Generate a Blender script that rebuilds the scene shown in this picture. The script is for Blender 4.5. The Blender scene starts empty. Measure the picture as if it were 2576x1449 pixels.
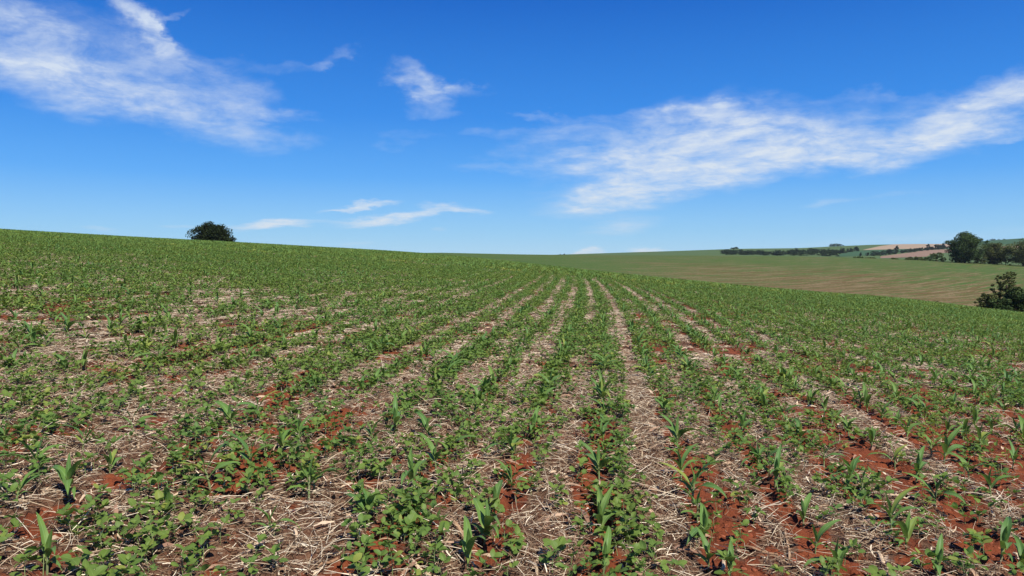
import bpy, math, random
import numpy as np
from mathutils import Vector, Matrix, Euler

random.seed(7); rng = np.random.default_rng(11)
R = math.radians
scene = bpy.context.scene
EYE = 1.5
F = 1860.0                      # focal length in the 2576-wide measuring frame
PITCH = math.atan((724.5-650.0)/F)

# ------------------------------------------------------------------ camera
cam = bpy.data.cameras.new('camera'); camo = bpy.data.objects.new('camera', cam)
scene.collection.objects.link(camo); scene.camera = camo
cam.sensor_width = 36.0; cam.lens = 36.0*F/2576.0
cam.clip_start = 0.05; cam.clip_end = 30000
camo.location = (0, 0, EYE); camo.rotation_euler = (R(90)-PITCH, 0, 0)

def uv2st(u, v):
    """picture point -> (x/y, z/y) of its ray"""
    a = (u-1288.0)/F; b = (724.5-v)/F
    yy = math.cos(PITCH)+b*math.sin(PITCH); zz = -math.sin(PITCH)+b*math.cos(PITCH)
    return a/yy, zz/yy

# ------------------------------------------------------------------ light
SUN_EL, SUN_AZ = 50.0, 148.0    # azimuth clockwise from the view direction (+Y)
sd = bpy.data.lights.new('sun', 'SUN'); sun = bpy.data.objects.new('sun', sd)
scene.collection.objects.link(sun)
sd.energy = 5.0; sd.angle = R(0.53); sd.color = (1.0, 0.94, 0.85)
dv = Vector((math.sin(R(SUN_AZ))*math.cos(R(SUN_EL)), math.cos(R(SUN_AZ))*math.cos(R(SUN_EL)), math.sin(R(SUN_EL))))
sun.rotation_euler = dv.to_track_quat('Z', 'Y').to_euler()
sun.location = (0, 0, 50)
scene.view_settings.view_transform = 'Standard'; scene.view_settings.look = 'None'
scene.view_settings.exposure = 0.41; scene.view_settings.gamma = 1.0
scene.view_settings.use_curve_mapping = False
scene.cycles.max_bounces = 6; scene.cycles.diffuse_bounces = 1; scene.cycles.transparent_max_bounces = 8
scene.cycles.volume_bounces = 0; scene.cycles.use_denoising = True

world = bpy.data.worlds.new('World'); scene.world = world; world.use_nodes = True
wt = world.node_tree; wt.nodes.clear()

class NT:
    def __init__(s, tree): s.t = tree
    def n(s, kind, **kw):
        nd = s.t.nodes.new(kind)
        for k, v in kw.items(): setattr(nd, k, v)
        return nd
    def set(s, sock, v):
        if isinstance(v, bpy.types.NodeSocket): s.t.links.new(v, sock)
        else: sock.default_value = v
    def m(s, op, a, b=None, c=None, clamp=False):
        nd = s.n('ShaderNodeMath', operation=op); nd.use_clamp = clamp
        s.set(nd.inputs[0], a)
        if b is not None: s.set(nd.inputs[1], b)
        if c is not None: s.set(nd.inputs[2], c)
        return nd.outputs[0]
    def comb(s, x, y, z):
        nd = s.n('ShaderNodeCombineXYZ')
        for i, v in enumerate((x, y, z)): s.set(nd.inputs[i], v)
        return nd.outputs[0]
    def noise(s, vec, scale, detail=4, rough=0.5, dist=0.0, lac=2.0):
        nd = s.n('ShaderNodeTexNoise'); s.set(nd.inputs['Vector'], vec)
        s.set(nd.inputs['Scale'], scale); s.set(nd.inputs['Detail'], detail)
        s.set(nd.inputs['Roughness'], rough); s.set(nd.inputs['Distortion'], dist); s.set(nd.inputs['Lacunarity'], lac)
        return nd.outputs['Fac']
    def mix(s, f, a, b):
        nd = s.n('ShaderNodeMix', data_type='RGBA'); s.set(nd.inputs[0], f)
        s.set(nd.inputs[6], a if isinstance(a, bpy.types.NodeSocket) else (*a[:3], 1))
        s.set(nd.inputs[7], b if isinstance(b, bpy.types.NodeSocket) else (*b[:3], 1))
        return nd.outputs[2]
    def rng(s, v, a, b, c=0.0, d=1.0, smooth=True):
        nd = s.n('ShaderNodeMapRange'); nd.interpolation_type = 'SMOOTHSTEP' if smooth else 'LINEAR'
        s.set(nd.inputs[0], v)
        for i, x in enumerate((a, b, c, d)): s.set(nd.inputs[i+1], x)
        return nd.outputs[0]

w = NT(wt)
sky = w.n('ShaderNodeTexSky'); sky.sky_type = 'NISHITA'; sky.sun_disc = False
sky.sun_elevation = R(SUN_EL); sky.sun_rotation = R(SUN_AZ)
sky.altitude = 600; sky.air_density = 1.0; sky.dust_density = 0.3; sky.ozone_density = 3.0
tc = w.n('ShaderNodeTexCoord').outputs['Generated']
sx = w.n('ShaderNodeSeparateXYZ'); wt.links.new(tc, sx.inputs[0])
az = w.m('ARCTAN2', sx.outputs[0], sx.outputs[1]); el = w.m('ARCSINE', sx.outputs[2])
# the clear air of a dry afternoon: deeper blue overhead, paler at the horizon
hs = w.n('ShaderNodeHueSaturation'); hs.inputs['Saturation'].default_value = 1.22; hs.inputs['Value'].default_value = 1.0
wt.links.new(sky.outputs[0], hs.inputs['Color'])
gm = w.n('ShaderNodeGamma'); wt.links.new(hs.outputs[0], gm.inputs[0]); gm.inputs[1].default_value = 1.0
rmp = w.n('ShaderNodeValToRGB'); rmp.color_ramp.interpolation = 'EASE' if False else 'LINEAR'
wt.links.new(w.m('DIVIDE', el, 1.5708), rmp.inputs[0]); els = rmp.color_ramp.elements
stops = [(-.02, (.40, .66, .90)), (.0, (.42, .70, .93)), (.02, (.29, .62, .94)), (.068, (.095, .40, .95)), (.118, (.032, .265, .84)), (.21, (.006, .135, .61)), (.45, (.008, .09, .46)), (1.0, (.006, .06, .36))]
els[0].position = 0; els[0].color = (*stops[1][1], 1); els[1].position = 1; els[1].color = (*stops[-1][1], 1)
for p_, c_ in stops[2:-1]:
    e_ = els.new(p_); e_.color = (*c_, 1)
deep = w.n('ShaderNodeVectorMath', operation='SCALE'); wt.links.new(rmp.outputs[0], deep.inputs[0]); deep.inputs['Scale'].default_value = 1.08/0.085
SKYCOL = w.mix(.85, gm.outputs[0], deep.outputs[0])
# clouds: (u, v, ru, rv, tilt deg (down to the right positive), strength)
CL = [(90, 120, 260, 100, 10, .42), (40, 50, 130, 30, 30, .75), (310, 40, 120, 30, 38, 1.3), (375, 80, 60, 22, 42, .8), (410, 50, 50, 10, -25, .6), (60, 200, 200, 45, 4, .3),
      (330, 210, 330, 75, 14, .40), (500, 300, 200, 34, 11, .62), (150, 205, 200, 50, 4, .55), (520, 215, 170, 60, 20, .5),
      (690, 158, 110, 12, -4, .36), (835, 146, 44, 11, -8, .5), (1040, 200, 75, 26, 14, .95), (1095, 232, 60, 18, 12, .6), (1190, 230, 60, 10, 5, .4),
      (1085, 278, 65, 18, 0, .55), (720, 302, 70, 10, 0, .45), (1000, 350, 90, 14, 0, .34), (1220, 333, 80, 11, -3, .45),
      (1230, 420, 90, 14, 0, .35),
      (1380, 345, 130, 24, -10, .6), (1350, 298, 50, 10, 5, .5), (1700, 345, 230, 60, -14, .85), (1860, 305, 170, 40, 8, .8), (1700, 420, 260, 55, -4, .75),
      (2050, 355, 330, 48, -2, .85), (2150, 390, 180, 26, 3, .6), (2420, 300, 240, 42, -14, .85), (2540, 235, 190, 50, -22, .75),
      (1900, 420, 160, 30, -10, .62), (1560, 500, 150, 27, -9, .88), (1500, 520, 60, 15, 5, .7), (1650, 460, 200, 32, -14, .6), (1500, 410, 160, 20, 0, .5),
      (1565, 572, 80, 17, -8, .8), (2050, 508, 50, 9, -4, .42), (2180, 492, 130, 8, -6, .34), (1780, 262, 150, 9, -6, .42), (2200, 255, 120, 12, 2, .38),
      (2360, 345, 90, 14, 0, .4), (2560, 336, 60, 9, -4, .5),
      (905, 519, 75, 6, -7, 1.9), (1010, 546, 100, 10, -8, 1.8), (1115, 520, 45, 9, 5, 1.4), (1170, 536, 45, 7, 8, 1.2), (900, 558, 80, 8, 0, .6),
      (690, 566, 75, 8, -4, 1.8), (600, 575, 70, 7, 0, .6), (450, 577, 55, 6, 0, .6), (250, 584, 45, 6, 2, .6), (905, 616, 45, 7, -4, .6), (1105, 577, 22, 4, 0, .5),
      (1488, 632, 26, 8, 0, 3.5), (1640, 631, 40, 5, 0, 1.6), (2300, 592, 300, 14, -3, .42), (100, 610, 200, 12, 0, .2)]
ev_ = w.m('MULTIPLY', w.m('LOGARITHM', w.m('ADD', w.m('MAXIMUM', el, -.02), .10), 2.71828), .62)
wv = w.comb(az, ev_, 0.0)
wn = w.n('ShaderNodeTexNoise'); wt.links.new(wv, wn.inputs['Vector']); wn.inputs['Scale'].default_value = 9.0; wn.inputs['Detail'].default_value = 9; wn.inputs['Roughness'].default_value = .62
wsep = w.n('ShaderNodeSeparateColor'); wt.links.new(wn.outputs['Color'], wsep.inputs[0])
amp_ = w.rng(el, 0.0, 0.16, 0.35, 1.0)
azw = w.m('ADD', az, w.m('MULTIPLY', w.m('MULTIPLY', w.m('SUBTRACT', wsep.outputs[0], .5), .19), amp_))
elw = w.m('ADD', el, w.m('MULTIPLY', w.m('MULTIPLY', w.m('SUBTRACT', wsep.outputs[1], .5), .07), amp_))
M = None
for (u, v, ru, rv, tilt, st) in CL:
    s_, t_ = uv2st(u, v)
    a0 = math.atan(s_); e0 = math.atan(t_*math.cos(a0))
    k = math.cos(a0)
    ru, rv = ru/F*k*k*1.15, rv/F*k*1.2
    c, sn = math.cos(R(tilt)), math.sin(R(tilt))
    dx = w.m('SUBTRACT', azw, a0); dy = w.m('SUBTRACT', elw, e0)
    # rotated coordinates, scaled to the radii
    p = w.m('ADD', w.m('MULTIPLY', dx, c/ru), w.m('MULTIPLY', dy, -sn/ru))
    q = w.m('ADD', w.m('MULTIPLY', dx, sn/rv), w.m('MULTIPLY', dy, c/rv))
    r2 = w.m('ADD', w.m('MULTIPLY', p, p), w.m('MULTIPLY', q, q))
    g = w.m('MULTIPLY', w.m('EXPONENT', w.m('MULTIPLY', w.m('POWER', r2, 1.25), -0.9)), st)
    M = g if M is None else w.m('ADD', M, g)
# other wisps all round the sky, outside the view too
cv = w.comb(w.m('MULTIPLY', az, 1.0), w.m('MULTIPLY', el, 3.2), 0.0)
front = w.m('MULTIPLY', w.rng(sx.outputs[1], 0.45, 0.75), w.rng(el, 0.5, 0.42))
broad = w.m('MULTIPLY', w.rng(w.noise(tc, 2.2, 3), 0.52, 0.75), w.m('MULTIPLY', w.m('SUBTRACT', 1.0, front), 0.7))
M = w.m('ADD', M, broad)
M = w.m('MINIMUM', M, 1.5)
warp = w.noise(cv, 7.0, 3)
ely = w.m('MULTIPLY', w.m('LOGARITHM', w.m('ADD', w.m('MAXIMUM', el, -.02), .06), 2.71828), 0.85)
cv2 = w.comb(w.m('ADD', w.m('MULTIPLY', az, 1.35), w.m('MULTIPLY', warp, 0.07)), w.m('ADD', ely, w.m('MULTIPLY', warp, 0.10)), 0.0)
n1 = w.noise(cv2, 13.0, 12, 0.64, 0.15)
rot = w.n('ShaderNodeVectorRotate'); rot.rotation_type = 'Z_AXIS'; wt.links.new(cv2, rot.inputs[0]); rot.inputs['Angle'].default_value = R(-14)
n2 = w.noise(rot.outputs[0], 60.0, 6, 0.62, 0.9)
n3_ = w.noise(cv2, 28.0, 7, 0.6, 0.3)
nn = w.m('ADD', w.m('MULTIPLY', w.m('SUBTRACT', n1, 0.5), 2.2), w.m('ADD', w.m('MULTIPLY', w.m('SUBTRACT', n3_, 0.5), 0.55), w.m('MULTIPLY', w.m('SUBTRACT', n2, 0.5), 0.28)))
d0 = w.m('MULTIPLY', M, w.m('ADD', 0.74, w.m('MULTIPLY', nn, .85)))
dens = w.rng(d0, 0.13, 1.50, 0.0, 0.95, smooth=False)
dens = w.m('MAXIMUM', w.m('POWER', w.m('MAXIMUM', dens, 0.0), 1.15), 0.0)
cloudcol = w.mix(w.rng(el, 0.02, 0.35), (9.0, 9.8, 10.6), (8.0, 9.2, 11.0))
skymix = w.mix(dens, SKYCOL, cloudcol)
bg = w.n('ShaderNodeBackground'); wt.links.new(skymix, bg.inputs[0]); bg.inputs[1].default_value = 0.062
wo = w.n('ShaderNodeOutputWorld'); wt.links.new(bg.outputs[0], wo.inputs[0])
world.cycles.sampling_method = 'MANUAL'; world.cycles.sample_map_resolution = 512

# ------------------------------------------------------------------ helpers
def hash2(ix, iy, seed):
    h = (ix.astype(np.int64)*374761393 + iy.astype(np.int64)*668265263 + seed*974634777) & 0xffffffff
    h = ((h ^ (h >> 13))*1274126177) & 0xffffffff
    h = h ^ (h >> 16)
    return (h & 0xffffff)/float(0xffffff)
def vnoise(x, y, seed=0):
    x = np.asarray(x, float); y = np.asarray(y, float)
    ix = np.floor(x); iy = np.floor(y); fx = x-ix; fy = y-iy
    fx = fx*fx*(3-2*fx); fy = fy*fy*(3-2*fy)
    a = hash2(ix, iy, seed); b = hash2(ix+1, iy, seed); c = hash2(ix, iy+1, seed); d = hash2(ix+1, iy+1, seed)
    return (a*(1-fx)+b*fx)*(1-fy)+(c*(1-fx)+d*fx)*fy
def fbm(x, y, seed=0, oct=4):
    s = 0; amp = 1; tot = 0
    for o in range(oct):
        s = s+amp*vnoise(x*2**o+17.3*o, y*2**o-9.1*o, seed+o); tot += amp; amp *= .5
    return s/tot
def sstep(a, b, x):
    t = np.clip((x-a)/(b-a), 0, 1); return t*t*(3-2*t)

def new_mesh(name, verts, faces, mat=None, uv=None, smooth=False, attrs=None):
    me = bpy.data.meshes.new(name)
    verts = np.asarray(verts, np.float32)
    if isinstance(faces, np.ndarray) and faces.ndim == 2:
        k = faces.shape[1]; me.vertices.add(len(verts)); me.vertices.foreach_set('co', verts.ravel())
        me.loops.add(faces.size); me.loops.foreach_set('vertex_index', faces.astype(np.int32).ravel())
        me.polygons.add(len(faces)); me.polygons.foreach_set('loop_start', np.arange(0, faces.size, k, dtype=np.int32))
        me.polygons.foreach_set('loop_total', np.full(len(faces), k, np.int32))
        me.update(calc_edges=True)
    else:
        me.from_pydata([tuple(map(float, v)) for v in verts], [], [list(f) for f in faces]); me.update()
    if uv is not None:
        li = np.empty(len(me.loops), np.int32); me.loops.foreach_get('vertex_index', li)
        ul = me.uv_layers.new(name='UVMap'); ul.data.foreach_set('uv', np.asarray(uv, np.float32)[li].ravel())
    if attrs:
        for k, v in attrs.items():
            a = me.attributes.new(k, 'FLOAT', 'POINT'); a.data.foreach_set('value', np.asarray(v, np.float32))
    if smooth: me.polygons.foreach_set('use_smooth', np.ones(len(me.polygons), bool))
    if mat: me.materials.append(mat)
    return me
def link(name, me, parent=None, loc=None, rot=None, scl=None):
    o = bpy.data.objects.new(name, me); scene.collection.objects.link(o)
    if parent: o.parent = parent
    if loc is not None: o.location = loc
    if rot is not None: o.rotation_euler = rot
    if scl is not None: o.scale = scl
    return o
def thing(o, label, cat, group=None):
    o['label'] = label; o['category'] = cat
    if group: o['group'] = group
    return o
def part_object(name, data):                      # prototype kept out of the scene
    return bpy.data.objects.new(name, data)

def material(name):
    m = bpy.data.materials.new(name); m.use_nodes = True; t = m.node_tree
    b = t.nodes['Principled BSDF']; return m, NT(t), b, t.nodes['Material Output']

# ------------------------------------------------------------------ terrain
GX, GY = -0.0675, 0.022
SK = []   # knots: u, crest v, far edge v, ridge v
for (u, vc, ve, vr) in [(-1500, 470, 520, 540), (-400, 550, 600, 612), (0, 580, 622, 634), (383, 602, 634, 640), (535, 609, 638, 644), (767, 622, 640, 646), (940, 631, 640, 646),
                        (1100, 642, 636, 643), (1300, 662, 640, 644), (1426, 677, 641.5, 640.5), (1605, 697, 642.2, 634.7), (1680, 704, 642.6, 632.5), (1850, 721, 643.4, 626.6),
                        (2007, 735, 645, 624.8), (2096, 742, 646.5, 620), (2185, 748, 649.5, 616), (2274, 754, 653, 614.3), (2390, 771, 658, 613.7),
                        (2467, 780, 661.5, 606.5), (2576, 793, 667, 599), (3000, 820, 684, 575), (4200, 860, 700, 560)]:
    s_, tc_ = uv2st(u, vc); SK.append((s_, tc_, uv2st(u, ve)[1], uv2st(u, vr)[1]))
SK = np.array(SK)
SG = np.linspace(-1.30, 1.30, 521)
def sm(a, k=9):
    ker = np.hanning(k+2)[1:-1]; ker /= ker.sum(); p = np.pad(a, k//2, mode='edge'); return np.convolve(p, ker, 'valid')
TC, TE, TR = (sm(np.interp(SG, SK[:, 0], SK[:, i])) for i in (1, 2, 3))
TC = sm(TC, 31)
AA = GX*SG+GY
DC = np.clip(2*EYE/np.maximum(AA-TC, 0.012), 40, 240)
BB = EYE/DC**2
YG = np.concatenate([np.linspace(0.0, 3, 7)[:-1], np.geomspace(3, 12000, 420)])
def pchip(xk, yk, x):
    h = np.diff(xk); d = np.diff(yk)/h; m = np.zeros_like(yk)
    for i in range(1, len(xk)-1):
        if d[i-1]*d[i] > 0:
            w1 = 2*h[i]+h[i-1]; w2 = h[i]+2*h[i-1]; m[i] = (w1+w2)/(w1/d[i-1]+w2/d[i])
    m[0] = d[0]; m[-1] = d[-1]
    i = np.clip(np.searchsorted(xk, x)-1, 0, len(h)-1); t = (x-xk[i])/h[i]
    return ((2*t**3-3*t**2+1)*yk[i]+(t**3-2*t**2+t)*h[i]*m[i]+(-2*t**3+3*t**2)*yk[i+1]+(t**3-t**2)*h[i]*m[i+1])
ZT = np.zeros((len(SG), len(YG)))
YFAR = [430, 600, 850, 1600, 3000, 12500]
for i, s in enumerate(SG):
    near = lambda y: -EYE+AA[i]*y-BB[i]*y*y
    yc = DC[i]; yn = list(np.linspace(0, 1.12*yc, 24))
    zn = [near(y) for y in yn]
    te, tr = TE[i], TR[i]
    yv = max(150, 1.45*yc)
    tv = (-EYE+AA[i]*yc-BB[i]*yc*yc)/yc-0.0045
    if te > TC[i]:
        ks = [(yv, tv*yv), (290, (tv*yv+(te*430-tv*yv)*((290-yv)/(430-yv)))+0.45)] if yv < 280 else [(yv, tv*yv)]
    else: ks = [(yv, tv*yv)]
    ks += [(430, te*430), (600, (te-0.0045)*600), (850, (te-0.0012)*850), (1600, tr*1600), (3000, (tr-0.006)*3000), (12500, (tr-0.012)*12500)]
    xk = np.array(yn+[k[0] for k in ks]); yk = np.array(zn+[k[1] for k in ks])
    ZT[i] = pchip(xk, yk, YG)
def base_z(x, y):
    """height above the camera's foot, before small relief"""
    x = np.asarray(x, float); y = np.asarray(y, float)
    r = np.hypot(x, y); th = np.arctan2(x, y); L = R(52)
    thf = np.where(np.abs(th) > L, np.sign(th)*L*(math.pi-np.abs(th))/(math.pi-L), th)
    s = np.tan(thf); d = r*np.cos(np.clip(th, -L, L))
    fi = np.clip((s-SG[0])/(SG[1]-SG[0]), 0, len(SG)-1.001); i = fi.astype(int); fi = fi-i
    j = np.clip(np.searchsorted(YG, d)-1, 0, len(YG)-2); fj = np.clip((d-YG[j])/(YG[j+1]-YG[j]), 0, 1)
    z = (ZT[i, j]*(1-fj)+ZT[i, j+1]*fj)*(1-fi)+(ZT[i+1, j]*(1-fj)+ZT[i+1, j+1]*fj)*fi
    return z+EYE
# crop rows: row coordinate c (metres right of the row that runs under the camera)
SP = 0.555
def row_shift(y):
    y = np.asarray(y, float); return 0.123*y-0.001*np.clip(y-12, 0, 60)**2-0.05*np.clip(y-72, 0, None)
def c_of(x, y): return x-row_shift(y)
def x_of(c, y): return c+row_shift(y)
BANDS = [(0.36, 0.135, 1.0, 0, 60), (-.28, .13, .8, 2, 9), (-0.24, 0.10, .8, 15, 40), (-1.25, .22, .55, 9, 34), (1.42, .15, .6, 9, 40), (2.0, .12, .5, 12, 40), (-3.2, .2, .5, 10, 30)]   # straw lanes without soybeans
def lane(c, y):
    m = 0
    for (c0, wd, st, y0, y1) in BANDS:
        m = np.maximum(m, st*np.exp(-((c-c0-0.04*(vnoise(y*.8, 0*y, 5)-.5))/wd)**4)*sstep(y0-3, y0+1, y)*(1-sstep(y1-8, y1+4, y)))
    return m
def rowgap(c, y):
    """strength of the bare straw strip between two sown rows"""
    q = c/SP+.5*0; j = np.floor(q); f = q-j-.5
    st = .45+.75*hash2(j, j*0+3, 71); st = st*sstep(.28, .55, fbm(j*7.3, y*.16, 81, 2)+.1)
    return np.clip(st, 0, 1)*np.exp(-(f/.33)**4)*sstep(4.5, 8, y)*(1-sstep(36, 50, y))
def residue(x, y):
    """share of straw cover on the soil, 0..1"""
    c = c_of(x, y); dr = np.abs((c/SP+0.5) % 1.0-0.5)*SP
    n = fbm(c*3.0, y*1.1, 21, 4); n2 = fbm(c*.6, y*.25, 31, 3); n3 = fbm(c*8, y*6, 37, 3)
    furrow = np.exp(-((dr-0.0)/0.10)**2)
    side = 0.66-0.10*np.clip(c/3.0, -1, 1.3)
    r = side+1.5*(n-.5)+.7*(n2-.5)+.9*(n3-.5)-(.36+.20*np.clip(c/1.5, -1, 1))*furrow+.45*lane(c, y)
    return np.clip(sstep(.22, .72, r), 0, 1)
def ground_z(x, y, fine=True):
    z = base_z(x, y)
    r = np.hypot(x, y); f = 1-sstep(14, 40, r)
    c = c_of(x, y); dr = np.abs((c/SP+0.5) % 1.0-0.5)*SP
    z = z+f*(0.035*(fbm(x*2.2, y*2.2, 3, 3)-.5)-0.02*np.exp(-(dr/0.07)**2)*(.5+fbm(c*2, y*2, 8, 2)))
    if fine:
        f2 = 1-sstep(8, 14, r)
        cl = fbm(x*17, y*17, 9, 3); z = z+f2*(0.060*(cl-.5)+0.018*(sstep(.5, .8, vnoise(x*38, y*38, 13))))
    return z

def soil_material():
    m, g, b, out = material('red_soil_with_straw')
    pos = g.n('ShaderNodeNewGeometry').outputs['Position']
    at = g.n('ShaderNodeAttribute', attribute_name='residue').outputs['Fac']
    n1 = g.noise(pos, 3.0, 6, 0.6); n2 = g.noise(pos, 60.0, 5, 0.65); n3 = g.noise(pos, 9, 4)
    soil = g.mix(g.rng(n1, .35, .65), (.205, .053, .020), (.125, .034, .015))
    soil = g.mix(g.m('MULTIPLY', g.rng(n2, .45, .7), .5), soil, (.30, .085, .037))
    sep = g.n('ShaderNodeSeparateXYZ'); g.set(sep.inputs[0], pos)
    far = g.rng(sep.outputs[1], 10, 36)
    straw = g.mix(g.rng(n2, .4, .62), (.075, .042, .026), g.mix(far, (.19, .125, .075), (.36, .26, .165)))  # litter near the camera coloured darker, painting in shade between the straws
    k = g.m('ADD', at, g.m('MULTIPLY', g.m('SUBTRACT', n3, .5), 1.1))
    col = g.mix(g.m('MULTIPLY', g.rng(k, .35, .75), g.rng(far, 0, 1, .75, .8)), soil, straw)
    g.set(b.inputs['Base Color'], col); g.set(b.inputs['Roughness'], .95); b.inputs['Specular IOR Level'].default_value = .15
    bm = g.n('ShaderNodeBump'); bm.inputs['Strength'].default_value = .9; bm.inputs['Distance'].default_value = .02
    hh = g.m('ADD', g.noise(pos, 45, 6, .7), g.m('MULTIPLY', g.noise(pos, 160, 4, .6), .35))
    g.set(bm.inputs['Height'], hh); g.set(b.inputs['Normal'], bm.outputs[0])
    return m
def crop_material(name, ang, green, brown, pale, brown_bias=0.0, valley=False):
    m, g, b, out = material(name)
    pos = g.n('ShaderNodeNewGeometry').outputs['Position']
    vr = g.n('ShaderNodeVectorRotate'); vr.rotation_type = 'Z_AXIS'; g.set(vr.inputs[0], pos); vr.inputs['Angle'].default_value = R(ang)
    mp = g.n('ShaderNodeMapping'); g.set(mp.inputs[0], vr.outputs[0]); mp.inputs['Scale'].default_value = (0.014, 0.42, 0.05)
    warp = g.n('ShaderNodeTexNoise'); g.set(warp.inputs['Vector'], pos); warp.inputs['Scale'].default_value = .02
    va = g.n('ShaderNodeVectorMath', operation='MULTIPLY_ADD'); g.set(va.inputs[0], warp.outputs['Color']); va.inputs[1].default_value = (.3, 2.2, 0); g.set(va.inputs[2], mp.outputs[0])
    mp2 = g.n('ShaderNodeMapping'); g.set(mp2.inputs[0], vr.outputs[0]); mp2.inputs['Scale'].default_value = (0.03, 1.5, .1); s3 = g.noise(mp2.outputs[0], 1.0, 4, .6)
    s1 = g.noise(va.outputs[0], 1.0, 6, .6); s2 = g.noise(va.outputs[0], 3.1, 5, .65)
    big = g.noise(pos, .016, 3); fine = g.noise(pos, 1.3, 5, .7)
    sep = g.n('ShaderNodeSeparateXYZ'); g.set(sep.inputs[0], pos)
    bb = g.m('ADD', g.m('ADD', g.m('ADD', g.m('MULTIPLY', s1, .75), g.m('MULTIPLY', g.m('SUBTRACT', s3, .5), 1.0)), g.m('MULTIPLY', big, .15)), brown_bias)
    if valley:   # thinner crop low in the dip, towards the right
        low = g.m('MULTIPLY', g.rng(sep.outputs[1], 330, 150), g.rng(sep.outputs[0], 5, 75))
        bb = g.m('ADD', bb, g.m('MULTIPLY', low, .25))
        bb = g.m('SUBTRACT', bb, g.m('MULTIPLY', g.rng(sep.outputs[0], 55, -30), .17))
    bb = g.m('ADD', bb, g.m('MULTIPLY', g.m('SUBTRACT', fine, .5), .6))
    col = g.mix(g.rng(bb, .42, .66), green, brown)
    pp = g.m('ADD', s2, g.m('ADD', g.m('MULTIPLY', g.m('SUBTRACT', fine, .5), .5), g.m('MULTIPLY', g.m('SUBTRACT', bb, .5), .25)))
    col = g.mix(g.m('MULTIPLY', g.rng(pp, .50, .66), .9), col, pale)
    g.set(b.inputs['Base Color'], col); b.inputs['Roughness'].default_value = 1; b.inputs['Specular IOR Level'].default_value = .05
    bm = g.n('ShaderNodeBump'); bm.inputs['Strength'].default_value = .5; bm.inputs['Distance'].default_value = .25
    g.set(bm.inputs['Height'], g.noise(pos, 2.0, 6, .7)); g.set(b.inputs['Normal'], bm.outputs[0])
    return m

TH = np.concatenate([np.arange(-180, -44, 4.0), np.arange(-44, 44, 0.2), np.arange(44, 180.1, 4.0)])
TH = R(1)*TH
def ring_mesh(name, radii, mat, fine, skip=1):
    th = TH
    rr, tt = np.meshgrid(radii, th, indexing='ij')
    x = rr*np.sin(tt); y = rr*np.cos(tt)
    z = ground_z(x, y, fine)
    v = np.stack([x, y, z], -1).reshape(-1, 3); nr, nt = rr.shape
    i = np.arange(nr-1)[:, None]*nt+np.arange(nt-1)[None, :]
    f = np.stack([i, i+1, i+nt+1, i+nt], -1).reshape(-1, 4)[:, ::-1]
    me = new_mesh(name, v, f, mat, smooth=True, attrs={'residue': residue(x, y).ravel()} if fine else None)
    o = link(name, me); o['kind'] = 'structure'; return o
M_SOIL = soil_material()
r1 = np.concatenate([np.geomspace(.25, 2.6, 30)[:-1], np.geomspace(2.6, 13, 400)[:-1], np.geomspace(13, 140, 170)])
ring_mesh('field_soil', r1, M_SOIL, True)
M_FAR = crop_material('sparse_crop_rows', -45, (.060, .104, .025), (.112, .076, .032), (.20, .155, .082), -0.04, True)
ring_mesh('far_field', np.geomspace(140, 520, 110), M_FAR, False)
M_HILL = crop_material('hill_crop', 10, (.072, .115, .042), (.082, .108, .042), (.10, .135, .06), -0.12)
ring_mesh('distant_hills', np.geomspace(520, 3400, 110), M_HILL, False)

# parcels on the hills, draped a little above the hill
def t_at(s, y): return (float(base_z(s*y, y))-EYE)/y
def y_for(s, t, lo=860, hi=1600):
    ys = np.linspace(lo, hi, 60); tt = (base_z(s*ys, ys)-EYE)/ys
    return float(np.interp(t, tt, ys))
def parcel(name, mat, top, bot, n=90):
    us = np.linspace(top[0][0], top[-1][0], n); V = []; K = 7
    for u in us:
        vt = np.interp(u, [p[0] for p in top], [p[1] for p in top]); vb = np.interp(u, [p[0] for p in bot], [p[1] for p in bot])
        st, tt = uv2st(u, vt); sb, tb = uv2st(u, vb); yt = y_for(st, tt); yb = y_for(sb, tb)
        if vt < 600: yt = 1750
        for k in range(K):
            y = yb+(yt-yb)*k/(K-1); s = sb+(st-sb)*k/(K-1); V.append((s*y, y, float(base_z(s*y, y))+.25))
    i = np.arange(n-1)[:, None]*K+np.arange(K-1)[None, :]
    f = np.stack([i, i+1, i+K+1, i+K], -1).reshape(-1, 4)[:, ::-1]
    o = link(name, new_mesh(name, V, f, mat, smooth=True)); o['kind'] = 'structure'
M_STUB = crop_material('pale_stubble', 20, (.31, .235, .155), (.25, .175, .115), (.40, .32, .23), 0)
M_PINK = crop_material('bare_pink_soil', 20, (.22, .145, .10), (.165, .10, .07), (.30, .23, .165), 0)
M_DARKG = crop_material('dark_crop', 10, (.045, .095, .045), (.05, .09, .045), (.06, .11, .06), -.1)
parcel('stubble_field', M_STUB, [(2172, 628.6), (2215, 619), (2252, 614.3), (2300, 612), (2420, 612)], [(2172, 629.4), (2260, 627), (2350, 625), (2420, 622)])
parcel('stubble_field', M_DARKG, [(2110, 640), (2150, 632), (2175, 630.2), (2420, 623)], [(2110, 646), (2180, 643), (2250, 633), (2420, 626)])
parcel('ploughed_field', M_PINK, [(2215, 645), (2297, 634.8), (2330, 629), (2420, 623)], [(2215, 650), (2330, 646), (2350, 638), (2420, 634)])
parcel('hill_field', M_DARKG, [(2400, 611), (2467, 606.3), (2576, 598), (2760, 590)], [(2400, 617), (2467, 615), (2576, 614), (2760, 612)])
parcel('stubble_field', M_STUB, [(2500, 621.5), (2540, 619.5), (2600, 618)], [(2500, 625), (2540, 626), (2600, 627)], 20)

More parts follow.
